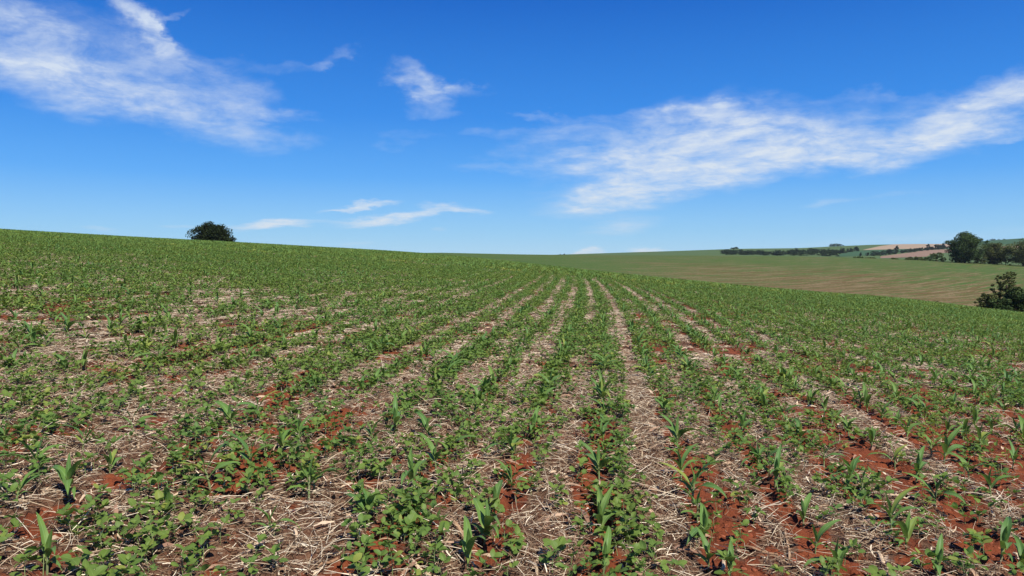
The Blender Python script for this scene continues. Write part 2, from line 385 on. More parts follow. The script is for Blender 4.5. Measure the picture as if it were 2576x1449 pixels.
# ------------------------------------------------------------------ leaf materials
def leaf_material(name, c1, c2, c3, rough=.5, rib=(.25, .32, .12), trans=.22, young=None, ribw=.07):
    m, g, b, out = material(name)
    oi = g.n('ShaderNodeObjectInfo').outputs['Random']
    uvn = g.n('ShaderNodeUVMap'); sep = g.n('ShaderNodeSeparateXYZ'); g.set(sep.inputs[0], uvn.outputs[0])
    pos = g.n('ShaderNodeNewGeometry').outputs['Position']
    n = g.noise(pos, 26, 3); nb = g.noise(pos, 2.0, 3)
    col = g.mix(g.rng(oi, 0, 1), c1, c2)
    col = g.mix(g.m('MULTIPLY', g.rng(n, .35, .7), .5), col, c3)
    col = g.mix(g.m('MULTIPLY', g.rng(nb, .35, .7), .35), col, c2)
    nf = g.noise(pos, .35, 3)
    col = g.mix(g.m('MULTIPLY', g.rng(nf, .42, .66), .45), col, (c2[0]*1.15, c2[1]*.95, c2[2]))
    col = g.mix(g.m('MULTIPLY', g.rng(oi, .93, .97), .6), col, (.30, .31, .06))
    d = g.m('ABSOLUTE', g.m('SUBTRACT', sep.outputs[0], .5))
    col = g.mix(g.m('MULTIPLY', g.rng(d, ribw, ribw*.3), .6), col, rib)
    if young: col = g.mix(g.rng(sep.outputs[1], .22, 0), col, young)
    g.set(b.inputs['Base Color'], col); b.inputs['Roughness'].default_value = rough; b.inputs['Specular IOR Level'].default_value = .2
    tr = g.n('ShaderNodeBsdfTranslucent'); g.set(tr.inputs[0], g.mix(.55, col, (.18, .30, .03)))
    mx = g.n('ShaderNodeMixShader'); mx.inputs[0].default_value = trans
    g.t.links.new(b.outputs[0], mx.inputs[1]); g.t.links.new(tr.outputs[0], mx.inputs[2]); g.t.links.new(mx.outputs[0], out.inputs[0])
    return m
M_CORN = leaf_material('corn_leaf', (.074, .165, .044), (.140, .245, .046), (.095, .195, .064), .5, (.20, .32, .12), .25, (.26, .34, .09))
M_SOY = leaf_material('soybean_leaf', (.080, .162, .032), (.160, .245, .042), (.106, .190, .052), .52, (.22, .31, .09), .34, ribw=.04)
def plain(name, c1, c2, scale=20, rough=.8, objrand=True, c3=None, spec=.2):
    m, g, b, out = material(name)
    pos = g.n('ShaderNodeTexCoord').outputs['Object']; oi = g.n('ShaderNodeObjectInfo').outputs['Random']
    n = g.noise(pos, scale, 4, .6)
    col = g.mix(g.rng(n, .35, .65), c1, c2)
    if c3: col = g.mix(g.rng(oi, .45, 1.0), col, c3)
    g.set(b.inputs['Base Color'], col); b.inputs['Roughness'].default_value = rough; b.inputs['Specular IOR Level'].default_value = spec
    return m
M_CSTEM = plain('corn_stem', (.16, .24, .08), (.22, .20, .12), 30)
M_SSTEM = plain('soybean_stem', (.16, .24, .08), (.20, .21, .10), 30)
def straw_material(name, stops, rough=.75):
    m, g, b, out = material(name)
    oi = g.n('ShaderNodeObjectInfo').outputs['Random']
    at = g.n('ShaderNodeAttribute', attribute_name='tone').outputs['Fac']
    v = g.m('FRACT', g.m('ADD', oi, at))
    cr = g.n('ShaderNodeValToRGB'); g.set(cr.inputs[0], v)
    el_ = cr.color_ramp.elements
    el_[0].position, el_[0].color = stops[0][0], (*stops[0][1], 1); el_[1].position, el_[1].color = stops[-1][0], (*stops[-1][1], 1)
    for p, c in stops[1:-1]:
        e = el_.new(p); e.color = (*c, 1)
    n = g.noise(g.n('ShaderNodeTexCoord').outputs['Object'], 40, 3)
    col = g.mix(g.m('MULTIPLY', g.rng(n, .4, .7), .4), cr.outputs[0], (.17, .10, .065))
    g.set(b.inputs['Base Color'], col); b.inputs['Roughness'].default_value = rough; b.inputs['Specular IOR Level'].default_value = .2
    return m
M_STRAW = straw_material('dry_straw', [(0, (.07, .038, .022)), (.28, (.17, .105, .062)), (.52, (.34, .235, .145)), (.74, (.62, .49, .32)), (1, (.88, .78, .58))])
M_HUSK = straw_material('dry_husk', [(0, (.20, .11, .07)), (.5, (.36, .22, .14)), (.85, (.55, .41, .27)), (1, (.66, .54, .36))])
M_STALK = straw_material('dry_stalk', [(0, (.30, .17, .09)), (.5, (.48, .33, .19)), (1, (.66, .52, .34))])
M_CLOD = plain('red_clod', (.21, .056, .024), (.12, .034, .017), 25, .95, c3=(.27, .085, .04))

# ------------------------------------------------------------------ plant prototypes
def blade(p0, az_, L, W, e0, droop, twist=0.0, fold=.35, wave=0.0, nseg=8, cols=(-1, -.5, 0, .5, 1), prof='corn', sway=0.0, cup=0.0):
    V = []; UV = []
    p = np.array(p0, float); a = az_; ds = L/nseg
    for i in range(nseg+1):
        t = i/nseg
        e = e0-droop*t**1.3
        a = az_+sway*t*t
        d = np.array([math.cos(a)*math.cos(e), math.sin(a)*math.cos(e), math.sin(e)])
        side = np.array([-math.sin(a), math.cos(a), 0.0]); up = np.cross(d, side)*1.0
        if up[2] < 0 and abs(e) < 1.2: up = -up
        tw = twist*t; sd_ = side*math.cos(tw)+up*math.sin(tw); u2 = up*math.cos(tw)-side*math.sin(tw)
        if prof == 'corn': wd = W*.5*(min(1, .42+2.6*t) if t < .25 else 1)*(1-max(0, (t-.35)/.65)**1.7)
        else: wd = W*.5*(math.sin(math.pi*min(1, t**.80))**.72 if 0 < t < 1 else (.04 if t == 0 else 0.0))
        for c in cols:
            z = fold*abs(c)*wd-cup*wd*c*c+(wave*math.sin(t*13+c*2.2)*abs(c)*wd)
            V.append(p+sd_*c*wd+u2*z); UV.append((.5+.5*c, t))
        p = p+d*ds
    nc = len(cols); F_ = []
    for i in range(nseg):
        for j in range(nc-1):
            q = i*nc+j; F_.append((q, q+1, q+nc+1, q+nc))
    return np.array(V), np.array(F_), np.array(UV)
def tube(pts, rad, n=6):
    pts = [Vector(p) for p in pts]; V = []; F_ = []
    for i, p in enumerate(pts):
        d = (pts[min(i+1, len(pts)-1)]-pts[max(i-1, 0)]).normalized()
        a = d.orthogonal().normalized(); b = d.cross(a)
        for k in range(n):
            ang = 2*math.pi*k/n; V.append(p+(a*math.cos(ang)+b*math.sin(ang))*rad[i])
    for i in range(len(pts)-1):
        for k in range(n): F_.append((i*n+k, i*n+(k+1) % n, (i+1)*n+(k+1) % n, (i+1)*n+k))
    V += [pts[0], pts[-1]]
    for k in range(n):      # caps as thin quads so every face stays a quad
        pass
    V = V[:-2]
    return np.array([tuple(v) for v in V]), np.array(F_), np.zeros((len(V), 2))
def merge(parts):
    V, F_, U, mi = [], [], [], []; o = 0
    for (v, f, u, m) in parts:
        V.append(v); F_.append(f+o); U.append(u); mi += [m]*len(f); o += len(v)
    return np.concatenate(V), np.concatenate(F_), np.concatenate(U), mi

def corn_parts(r, size=1.0, low=False):
    """list of (kind, V, F, UV)"""
    H = r.uniform(.085, .12)*size; out = []
    lean = (r.uniform(-.012, .012), r.uniform(-.012, .012))
    nseg = 3 if low else 8; cols = (-1, 0, 1) if low else (-1, -.5, 0, .5, 1)
    pts = [(lean[0]*t*t, lean[1]*t*t, -.02+(H+.02)*t) for t in (0, .35, .7, 1)]
    out.append(('stem',)+tube(pts, [.0055*size, .006*size, .0058*size, .004*size], 4 if low else 6))
    base = r.uniform(0, math.pi*2); n = r.choice([4, 5, 5, 6])
    for i in range(n):
        t = i/(n-1); z = H*(.42+.58*t)
        az_ = base+math.pi*i+r.uniform(-.35, .35)
        L = size*(r.uniform(.11, .15) if i == 0 else r.uniform(.17, .27) if i < n-1 else r.uniform(.09, .14))
        W = size*(.024 if i == 0 else r.uniform(.034, .046) if i < n-1 else .024)
        e0 = R(r.uniform(36, 54)+24*t); dr = R(r.uniform(75, 140)*(1-.4*t))
        if i == n-1: e0 = R(r.uniform(76, 86)); dr = R(r.uniform(5, 28))
        out.append(('leaf',)+blade((lean[0]*t, lean[1]*t, z), az_, L, W, e0, dr, twist=r.uniform(-.6, .6), fold=r.uniform(.2, .5), wave=r.uniform(.08, .3), nseg=nseg, cols=cols, sway=r.uniform(-.5, .5)))
    return out
def soy_parts(r, size=1.0, low=False):
    out = []; H = r.uniform(.085, .13)*size
    lx, ly = r.uniform(-.015, .015), r.uniform(-.015, .015)
    nseg = 3 if low else 5; cols = (-1, 0, 1) if low else (-1, -.5, 0, .5, 1)
    S = [tube([(0, 0, -.015), (lx*.3, ly*.3, H*.5), (lx, ly, H)], [.0024*size, .0021*size, .0016*size], 3 if low else 5)]
    def leaf(p, az_, L, W, e0, dr):
        out.append(('leaf',)+blade(p, az_, L, W, e0, dr, twist=r.uniform(-.9, .9), fold=r.uniform(0, .5), cup=r.uniform(-.05, .25), wave=.05, nseg=nseg, cols=cols, prof='soy'))
    a0 = r.uniform(0, 6.28)
    for k in (0, 1):                                   # the pair of simple leaves
        a = a0+math.pi*k+r.uniform(-.25, .25); zz = H*.52; L = r.uniform(.044, .058)*size
        p1 = (lx*.4+.014*math.cos(a), ly*.4+.014*math.sin(a), zz+.006)
        S.append(tube([(lx*.3, ly*.3, zz-.004), p1], [.0012, .001], 3))
        leaf(p1, a, L, L*r.uniform(.78, .92), R(r.uniform(5, 40)), R(r.uniform(15, 50)))
    nt = r.choice([2, 2, 3])
    for q in range(nt):
        a = a0+math.pi/2+math.pi*q+r.uniform(-.4, .4); zz = H*(.8+.1*q)
        PL = r.uniform(.022, .045)*size; e = R(r.uniform(30, 60)); sc = 1.0-.25*q
        p1 = np.array((lx+PL*math.cos(a)*math.cos(e), ly+PL*math.sin(a)*math.cos(e), zz+PL*math.sin(e)))
        S.append(tube([(lx*.8, ly*.8, zz-.004), tuple(p1)], [.0012, .0009], 3))
        for da in (0, 1.35, -1.35):
            L = r.uniform(.048, .066)*size*sc*(1.08 if da == 0 else .95)
            p2 = p1+np.array((math.cos(a), math.sin(a), .25))*(.007 if da == 0 else 0)
            leaf(tuple(p2), a+da+r.uniform(-.2, .2), L, L*r.uniform(.62, .76), R(r.uniform(-25, 62)), R(r.uniform(5, 55)))
    # small folded shoot
    leaf((lx, ly, H-.002), a0+1, .022*size, .011*size, R(72), R(10))
    v, f, u, _ = merge([s+(0,) for s in S])
    out.insert(0, ('stem', v, f, u))
    return out
NV = 12
r_ = random.Random(3)
CORN = [corn_parts(r_, r_.uniform(.85, 1.12)) for _ in range(NV)]
SOY = [soy_parts(r_, r_.uniform(.85, 1.15)) for _ in range(NV)]
def variant_meshes(kind, P, ms, ml):
    out = []
    for p in P:
        L = []
        for (nm, v, f, u) in p:
            L.append((nm, new_mesh(kind+'_'+nm, v, f, ms if nm == 'stem' else ml, uv=u, smooth=True)))
        out.append(L)
    return out
def variant_joined(kind, P, ms, ml):
    out = []
    for i, p in enumerate(P):
        v, f, u, mi = merge([(q[1], q[2], q[3], 0 if q[0] == 'stem' else 1) for q in p])
        me = new_mesh(kind, v, f, ms, uv=u, smooth=True); me.materials.append(ml)
        me.polygons.foreach_set('material_index', np.array(mi, np.int32)); out.append(me)
    return out

# scatter by geometry nodes: only for what nobody could count
def scatter(name, protos, pos, rot, scl, idx, label=None, cat=None):
    col = bpy.data.collections.new(name+'_kinds')
    for i, me in enumerate(protos): col.objects.link(bpy.data.objects.new('%s_kind_%02d' % (name, i), me))
    me = bpy.data.meshes.new(name); n = len(pos); me.vertices.add(n)
    me.vertices.foreach_set('co', np.asarray(pos, np.float32).ravel())
    a = me.attributes.new('rot', 'FLOAT_VECTOR', 'POINT'); a.data.foreach_set('vector', np.asarray(rot, np.float32).ravel())
    a = me.attributes.new('scl', 'FLOAT_VECTOR', 'POINT'); a.data.foreach_set('vector', np.asarray(scl, np.float32).ravel())
    a = me.attributes.new('idx', 'INT', 'POINT'); a.data.foreach_set('value', np.asarray(idx, np.int32))
    o = link(name, me); o['kind'] = 'stuff'
    if label: o['label'] = label; o['category'] = cat
    g = bpy.data.node_groups.new(name, 'GeometryNodeTree')
    g.interface.new_socket('Geometry', in_out='INPUT', socket_type='NodeSocketGeometry'); g.interface.new_socket('Geometry', in_out='OUTPUT', socket_type='NodeSocketGeometry')
    gi = g.nodes.new('NodeGroupInput'); go = g.nodes.new('NodeGroupOutput'); ip = g.nodes.new('GeometryNodeInstanceOnPoints')
    ci = g.nodes.new('GeometryNodeCollectionInfo'); ci.inputs[0].default_value = col; ci.inputs['Separate Children'].default_value = True; ci.inputs['Reset Children'].default_value = True
    def na(nm, ty):
        x = g.nodes.new('GeometryNodeInputNamedAttribute'); x.data_type = ty; x.inputs['Name'].default_value = nm; return x.outputs[0]
    g.links.new(gi.outputs[0], ip.inputs['Points']); g.links.new(ci.outputs[0], ip.inputs['Instance']); ip.inputs['Pick Instance'].default_value = True
    g.links.new(na('idx', 'INT'), ip.inputs['Instance Index']); g.links.new(na('rot', 'FLOAT_VECTOR'), ip.inputs['Rotation']); g.links.new(na('scl', 'FLOAT_VECTOR'), ip.inputs['Scale'])
    g.links.new(ip.outputs[0], go.inputs[0])
    md = o.modifiers.new('scatter', 'NODES'); md.node_group = g
    return o

# ------------------------------------------------------------------ where plants stand
HALF = 0.80
def in_wedge(x, y, margin=1.3): return (np.abs(x) < HALF*y+margin)
def project(x, y, z):
    zz = z-EYE; d = y*math.cos(PITCH)-zz*math.sin(PITCH); up = y*math.sin(PITCH)+zz*math.cos(PITCH)
    return 1288+F*x/d, 724.5-F*up/d, d
YN, YM, YX = 3.1, 42.0, 128.0
# corn: along the rows
cp = []
for k in range(-75, 76):
    c0 = k*SP
    ys = np.arange(2.6, YM, .205)
    ys = ys+rng.uniform(-.05, .05, len(ys)); cc = c0+rng.normal(0, .018, len(ys))
    x = x_of(cc, ys); keep = in_wedge(x, ys) & (rng.random(len(ys)) < .52+.22*np.clip(cc/2.5, -.6, 1)+.35*(fbm(cc*2, ys*.5, 43, 2)-.5))
    for a, b, m_ in zip(x[keep], ys[keep], np.flatnonzero(keep)): cp.append((a, b, k))
cp = [q for q in cp if q[1] > 6.55]
SPOT = {0: [(100, 1000), (435, 955), (1070, 1075), (1700, 1165), (215, 810), (520, 650), (695, 790), (850, 540), (1480, 530), (1790, 700), (1585, 800), (1960, 970), (1995, 930), (2065, 550), (1900, 640), (30, 600), (300, 1449), (1335, 900), (1640, 500)],
        1: [(175, 1110), (460, 915), (205, 595), (345, 555), (600, 800), (685, 680), (1080, 900), (1090, 740), (1200, 580), (905, 1215), (965, 1060), (800, 1405), (1640, 1180), (1645, 1100), (1635, 830), (1655, 700), (1665, 600), (1670, 510), (2150, 720), (2130, 640), (2155, 860), (1660, 1400), (560, 600)],
        2: [(165, 1395), (125, 1250), (95, 1100), (60, 990), (40, 930), (485, 770), (515, 790), (585, 880), (370, 570), (440, 660), (675, 540), (750, 610), (895, 765), (1055, 575), (1050, 880), (1130, 1000), (765, 1130), (840, 1290), (990, 1440), (1325, 1160), (1415, 1280), (1605, 1449), (2015, 1360), (2150, 1400),
            (1600, 1020), (1480, 850), (1345, 760), (1200, 640), (1655, 740), (1575, 690), (1420, 600), (1675, 560), (1815, 855), (1885, 670), (1775, 600), (1955, 960), (2090, 790), (1960, 560), (1850, 520), (300, 1470), (1160, 930)]}
for reg, L_ in SPOT.items():
    for (a_, b_) in L_:
        s_, t_ = uv2st((1344*reg+a_*.621)/1.5652, (1368+b_*.621)/1.5652); yy_ = np.linspace(2.5, 12, 2000); g_ = (base_z(s_*yy_, yy_)-EYE)/yy_
        y_ = float(np.interp(t_, g_, yy_)); x_ = s_*y_; cp.append((x_, y_, int(round(float(c_of(x_, y_))/SP))))
cp = np.array(cp)
# soybeans: drifts along the sowing direction
def soy_density(x, y):
    c = c_of(x, y)
    n = fbm(c*2.3, y*.8, 51, 4); n2 = fbm(c*.35, y*.12, 61, 3); n3 = fbm(c*7, y*3.2, 67, 2)
    left = sstep(1.0, -1.5, c)
    d = 17+15*left+(33+10*left)*sstep(4.6, 10, y)
    mid = sstep(8, 20, y); nz = (n+.5*(n2-.5)+.35*(n3-.5))*(1-.62*mid)+.47*.62*mid
    d = d*(sstep(.27, .66, nz)*1.75+.08)
    dr = np.abs((c/SP+.5) % 1.0-.5)*SP; d = d*(1+.5*np.exp(-(dr/.11)**2)*sstep(4, 9, y))
    # the thick drift right of the centre row, and the two big clumps
    d = d+115*np.exp(-((c-.15)/.085)**2)*sstep(3.5, 3.8, y)*(1-sstep(8, 14, y))*(.4+.9*fbm(c*3, y*2.2, 77, 2))
    d = d+55*np.exp(-((c+.55)/.34)**2)*sstep(5, 8, y)*(1-sstep(20, 30, y))
    d = d+30*np.exp(-((c-.75)/.20)**2)*sstep(5, 8, y)*(1-sstep(14, 22, y))
    d = d+230*np.exp(-(((x+.66)/.25)**2+((y-3.95)/.16)**2)**2)+130*np.exp(-(((x+.50)/.12)**2+((y-3.68)/.12)**2)**2)
    d = d*(1-.93*lane(c, y))*(1-.84*rowgap(c, y))*1.34
    return d*1.0
def poisson_pts(dens_max, y0, y1, fn, seed):
    g = np.random.default_rng(seed); A = 2*(HALF*(y1*y1-y0*y0)/2+1.3*(y1-y0)); n = int(A*dens_max)
    a_, b_ = HALF, 1.3; q = g.uniform(a_*y0*y0/2+b_*y0, a_*y1*y1/2+b_*y1, n); y = (-b_+np.sqrt(b_*b_+2*a_*q))/a_; x = g.uniform(-1, 1, n)*(HALF*y+b_)
    k = g.random(n)*dens_max*1.0 < fn(x, y); return x[k], y[k]
sx1, sy1 = poisson_pts(260, 2.7, 10, soy_density, 1)
sx2, sy2 = poisson_pts(130, 10, YM, soy_density, 2)
px_ = np.concatenate([sx1, sx2]); py_ = np.concatenate([sy1, sy2])
cz = ground_z(cp[:, 0], cp[:, 1]); sz = ground_z(px_, py_)

def pick(x, y, z, n, h=.12, pad=25):
    u, v, d = project(x, y, z+h*.5)
    vis = (u > -pad) & (u < 2576+pad) & (v < 1449+pad*1.6)
    order = np.argsort(np.where(vis, np.hypot(x, y), 1e9)); return order[:n]
ci_ = pick(cp[:, 0], cp[:, 1], cz, 300, .2); si_ = pick(px_, py_, sz, 300, .12)
CM = variant_meshes('corn', CORN, M_CSTEM, M_CORN); SM = variant_meshes('soybean', SOY, M_SSTEM, M_SOY)
def plant_protos(kind, V):
    out = []
    for L in V:
        root = bpy.data.objects.new(kind, None); kids = [bpy.data.objects.new(nm, me) for nm, me in L]
        root.empty_display_size = .05; out.append((root, kids))
    return out
CP = plant_protos('corn_seedling', CM); SPR = plant_protos('soybean_seedling', SM)
def put(proto, loc, rot, s):
    root = proto[0].copy(); scene.collection.objects.link(root)
    root.location = loc; root.rotation_euler = rot; root.scale = (s, s, s)
    for k in proto[1]:
        c = k.copy(); scene.collection.objects.link(c); c.parent = root
    return root
ORD = ['first', 'second', 'third', 'fourth', 'fifth', 'sixth', 'seventh', 'eighth', 'ninth', 'tenth', 'eleventh', 'twelfth', 'thirteenth', 'fourteenth', 'fifteenth', 'sixteenth', 'seventeenth', 'eighteenth', 'nineteenth', 'twentieth']
def ordn(i): return ORD[i] if i < 20 else (['twenty', 'thirty', 'forty', 'fifty', 'sixty'][(i+1)//10-2]+('-'+ORD[(i+1) % 10-1] if (i+1) % 10 else 'th')).replace('tyth', 'tieth')
rl = random.Random(5); rows = {}
for i in sorted(ci_, key=lambda i: cp[i, 1]):
    k = int(cp[i, 2]); j = rows.get(k, 0); rows[k] = j+1
    vi = rl.randrange(NV); s = rl.uniform(.78, 1.14)
    o = put(CP[vi], (cp[i, 0], cp[i, 1], cz[i]-.004), (rl.uniform(-.12, .12), rl.uniform(-.12, .12), rl.uniform(0, 6.28)), s)
    rown = 'the row running straight away' if k == 0 else 'the %s row to the %s of it' % (ordn(abs(k)-1), 'right' if k > 0 else 'left')
    if k == 0: lab = 'corn seedling, %s from the front in the straight central row' % ordn(j)
    else: lab = 'corn seedling, %s from the front in the %s row %s of the central row' % (ordn(j), ordn(abs(k)-1), 'right' if k > 0 else 'left')
    thing(o, lab, 'corn seedling', 'young corn plants standing in rows')
cells = {}
ic = np.array(sorted(ci_)); 
for i in si_:
    # name each one by the corn plant it grows closest to
    d = np.hypot(cp[ic, 0]-px_[i], cp[ic, 1]-py_[i]); cells.setdefault(int(ic[np.argmin(d)]), []).append(int(i))
rows2 = {}; cornname = {}
for i in sorted(ci_, key=lambda i: cp[i, 1]):
    k = int(cp[i, 2]); j = rows2.get(k, 0); rows2[k] = j+1
    cornname[int(i)] = ('%s corn in the central row' % ordn(j)) if k == 0 else ('%s corn in %s row %s of centre' % (ordn(j), ordn(abs(k)-1), 'right' if k > 0 else 'left'))
for ci0, L in cells.items():
    byside = {}
    for i in L:
        dx = px_[i]-cp[ci0, 0]; dy = py_[i]-cp[ci0, 1]
        side = 'right of' if dx > abs(dy) else 'left of' if -dx > abs(dy) else 'behind' if dy > 0 else 'in front of'
        byside.setdefault(side, []).append(i)
    for side, Q in byside.items():
        Q.sort(key=lambda i: math.hypot(px_[i]-cp[ci0, 0], py_[i]-cp[ci0, 1]))
        for q, i in enumerate(Q):
            vi = rl.randrange(NV); s = rl.uniform(.60, .98)
            o = put(SPR[vi], (px_[i], py_[i], sz[i]-.003), (rl.uniform(-.2, .2), rl.uniform(-.2, .2), rl.uniform(0, 6.28)), s)
            near = '' if len(Q) == 1 else ('closest ' if q == 0 else ordn(q)+' closest ')
            lab = 'soybean %s%s %s' % (near, side, cornname[ci0])
            thing(o, lab, 'soybean seedling', 'soybean seedlings scattered between the corn rows')
cm_ = np.ones(len(cp), bool); cm_[ci_] = False; sm_ = np.ones(len(px_), bool); sm_[si_] = False
def tilt(n, t=.15): return np.stack([rng.uniform(-t, t, n), rng.uniform(-t, t, n), rng.uniform(0, 6.283, n)], -1)
def uni(n, a, b):
    s = rng.uniform(a, b, n); return np.stack([s, s, s], -1)
CJ = variant_joined('corn_plant', CORN, M_CSTEM, M_CORN); SJ = variant_joined('soybean_plant', SOY, M_SSTEM, M_SOY)
n = cm_.sum(); scatter('corn_crop', CJ, np.stack([cp[cm_, 0], cp[cm_, 1], cz[cm_]], -1), tilt(n), uni(n, .68, 1.02), rng.integers(0, NV, n), 'young corn crop in rows further down the field', 'corn crop')
n = sm_.sum(); scatter('soybean_crop', SJ, np.stack([px_[sm_], py_[sm_], sz[sm_]], -1), tilt(n, .2), uni(n, .56, .94), rng.integers(0, NV, n), 'soybean plants thickly scattered between the corn further away', 'soybean crop')

# far part of the near field: blocks of low plants
rp = random.Random(9); PATCH = []
lowc = [corn_parts(rp, 1.0, True) for _ in range(5)]; lows = [soy_parts(rp, 1.05, True) for _ in range(6)]
for q in range(8):
    parts = []
    def add(P, x, y, a, s, corn):
        ca, sa = math.cos(a), math.sin(a); Rm = np.array([[ca, -sa, 0], [sa, ca, 0], [0, 0, 1]])
        for (nm, v, f, u) in P: parts.append(((v*s)@Rm.T+np.array([x, y, 0]), f, u, (0 if nm == 'stem' else 1) if corn else (2 if nm == 'stem' else 3)))
    for xr in (-.28, .275):
        for yy in np.arange(-.5, .5, .21):
            if rp.random() > .45: add(rp.choice(lowc), xr+rp.uniform(-.03, .03), yy+rp.uniform(-.04, .04), rp.uniform(0, 6.28), rp.uniform(.7, .95), True)
    for _ in range(rp.choice([26, 32, 38, 42])): add(rp.choice(lows), rp.uniform(-.55, .55), rp.uniform(-.5, .5), rp.uniform(0, 6.28), rp.uniform(.8, 1.2), False)
    v, f, u, mi = merge(parts); me = new_mesh('crop_patch', v, f, M_CSTEM, uv=u, smooth=True)
    for m_ in (M_CORN, M_SSTEM, M_SOY): me.materials.append(m_)
    me.polygons.foreach_set('material_index', np.array(mi, np.int32)); PATCH.append(me)
bx, by = [], []
for k in range(-130, 131):
    c0 = k*2*SP; ys = np.arange(YM+.5, YX+30, 1.0); x = x_of(c0+rng.uniform(-.1, .1, len(ys)), ys)
    keep = in_wedge(x, ys, 1.0) & (rng.random(len(ys)) < .62+.5*fbm(c0*.1+0*ys, ys*.05, 91, 3)+.3*sstep(50, 90, ys))
    bx.append(x[keep]); by.append(ys[keep])
bx = np.concatenate(bx); by = np.concatenate(by); bz = ground_z(bx, by, False)
n = len(bx)
ang = -np.arctan(.123-.002*np.clip(by-12, 0, 60))+np.where(rng.random(n) < .5, 0, math.pi)
# lean each block with the slope
ex = (base_z(bx+1, by)-base_z(bx-1, by))/2; ey = (base_z(bx, by+1)-base_z(bx, by-1))/2
rotp = []
for a, gx_, gy_ in zip(ang, ex, ey):
    nrm = Vector((-gx_, -gy_, 1)).normalized(); q = Vector((0, 0, 1)).rotation_difference(nrm) @ Euler((0, 0, a)).to_quaternion(); rotp.append(tuple(q.to_euler()))
scatter('mixed_crop', PATCH, np.stack([bx, by, bz], -1), np.array(rotp), uni(n, .95, 1.15), rng.integers(0, 8, n), 'dense green crop covering the rise up to the skyline', 'crop')

# ------------------------------------------------------------------ straw on the ground
def straw_piece(r, L, W, flat=False):
    n = 4; pts = []; a = 0; p = np.array([-L/2, 0, 0.0]); bend = r.uniform(-1.1, 1.1); zc = r.uniform(0, .35)
    for i in range(n+1):
        t = i/n; pts.append(p.copy()); a = bend*(t-.5)
        p = p+np.array([math.cos(a), math.sin(a), zc*(.5-t)+r.uniform(-.10, .10)])*L/n
    V, F_ = [], []
    for i, p in enumerate(pts):
        w_ = W*(1 if 0 < i < n else .7)
        if flat: V += [p+np.array([0, -w_/2, 0]), p+np.array([0, 0, w_*.18]), p+np.array([0, w_/2, 0])]
        else: V += [p+np.array([0, -w_/2, 0]), p+np.array([0, 0, w_*.8]), p+np.array([0, w_/2, 0])]
    for i in range(n):
        for k in range(2): F_.append((3*i+k, 3*i+k+1, 3*i+k+4, 3*i+k+3))
        if not flat: F_.append((3*i+2, 3*i, 3*i+3, 3*i+5))
    return np.array(V), np.array(F_)
rs = random.Random(12)
def straw_mesh(L, W, flat, mat, name='straw'):
    v, f = straw_piece(rs, L, W, flat); return new_mesh(name, v, f, mat, attrs={'tone': np.zeros(len(v))})
STR = [straw_mesh(rs.uniform(.06, .22), rs.uniform(.0018, .0038), False, M_STRAW) for _ in range(16)]+[straw_mesh(rs.uniform(.03, .09), rs.uniform(.004, .008), True, M_STRAW) for _ in range(6)]
def res_d(x, y):
    q = residue(x, y); return 110+1500*q**1.5
hx, hy = poisson_pts(2050, 2.9, 8.6, res_d, 5)
n = len(hx); hz = ground_z(hx, hy)
cov = residue(hx, hy)
rot = np.stack([rng.normal(0, .3, n), rng.normal(0, .30, n), rng.uniform(0, 6.283, n)], -1)
scatter('straw_mulch', STR, np.stack([hx, hy, hz+.003+rng.random(n)**1.5*.034*cov], -1), rot, uni(n, .7, 1.3), rng.integers(0, len(STR), n), 'dry pale straw littering the red soil', 'straw')
# husk and leaf scraps
HSK = []
for _ in range(10):
    L = rs.uniform(.07, .17); W = rs.uniform(.010, .024)
    v, f, u = blade((0, 0, 0), 0, L, W, rs.uniform(-.1, .5), rs.uniform(.2, 1.2), rs.uniform(-2, 2), .4, .4, nseg=6, cols=(-1, 0, 1), sway=rs.uniform(-.8, .8))
    v = v-v.mean(0)+np.array([0, 0, .012]); HSK.append(new_mesh('husk', v, f, M_HUSK, uv=u, smooth=False, attrs={'tone': np.zeros(len(v))}))
kx, ky = poisson_pts(90, 2.9, 20, lambda x, y: 8+60*residue(x, y)**1.3, 6); n = len(kx)
scatter('husk_scraps', HSK, np.stack([kx, ky, ground_z(kx, ky)+.006], -1), np.stack([rng.uniform(-.5, .5, n), rng.uniform(-.4, .4, n), rng.uniform(0, 6.283, n)], -1), uni(n, .5, 1.2), rng.integers(0, 10, n), 'torn scraps of dry corn leaf and husk among the straw', 'husk scraps')
# straw mats further off
MAT = []
for q in range(8):
    V, F_, T = [], [], []; o = 0
    for _ in range(150):
        v, f = straw_piece(rs, rs.uniform(.05, .16), rs.uniform(.003, .006), rs.random() < .5); a = rs.uniform(0, 6.28); ca, sa = math.cos(a), math.sin(a)
        rr_ = .25*math.sqrt(rs.random())*rs.uniform(.5, 1.2); b_ = rs.uniform(0, 6.28)
        v = v@np.array([[ca, -sa, 0], [sa, ca, 0], [0, 0, 1]]).T+np.array([rr_*math.cos(b_), rr_*math.sin(b_), rs.uniform(.002, .025)])
        V.append(v); F_.append(f+o); o += len(v); T += [rs.random()]*len(v)
    MAT.append(new_mesh('straw_mat', np.concatenate(V), np.concatenate(F_), M_STRAW, attrs={'tone': T}))
mx_, my_ = poisson_pts(13, 8.4, 46, lambda x, y: 12.5*residue(x, y)**1.4*(1-.3*sstep(25, 46, y)), 7); n = len(mx_)
scatter('straw_mulch', MAT, np.stack([mx_, my_, ground_z(mx_, my_)+.004], -1), tilt(n, .04), uni(n, .8, 1.25), rng.integers(0, 8, n), 'straw mulch lying between the crop rows in the middle distance', 'straw')
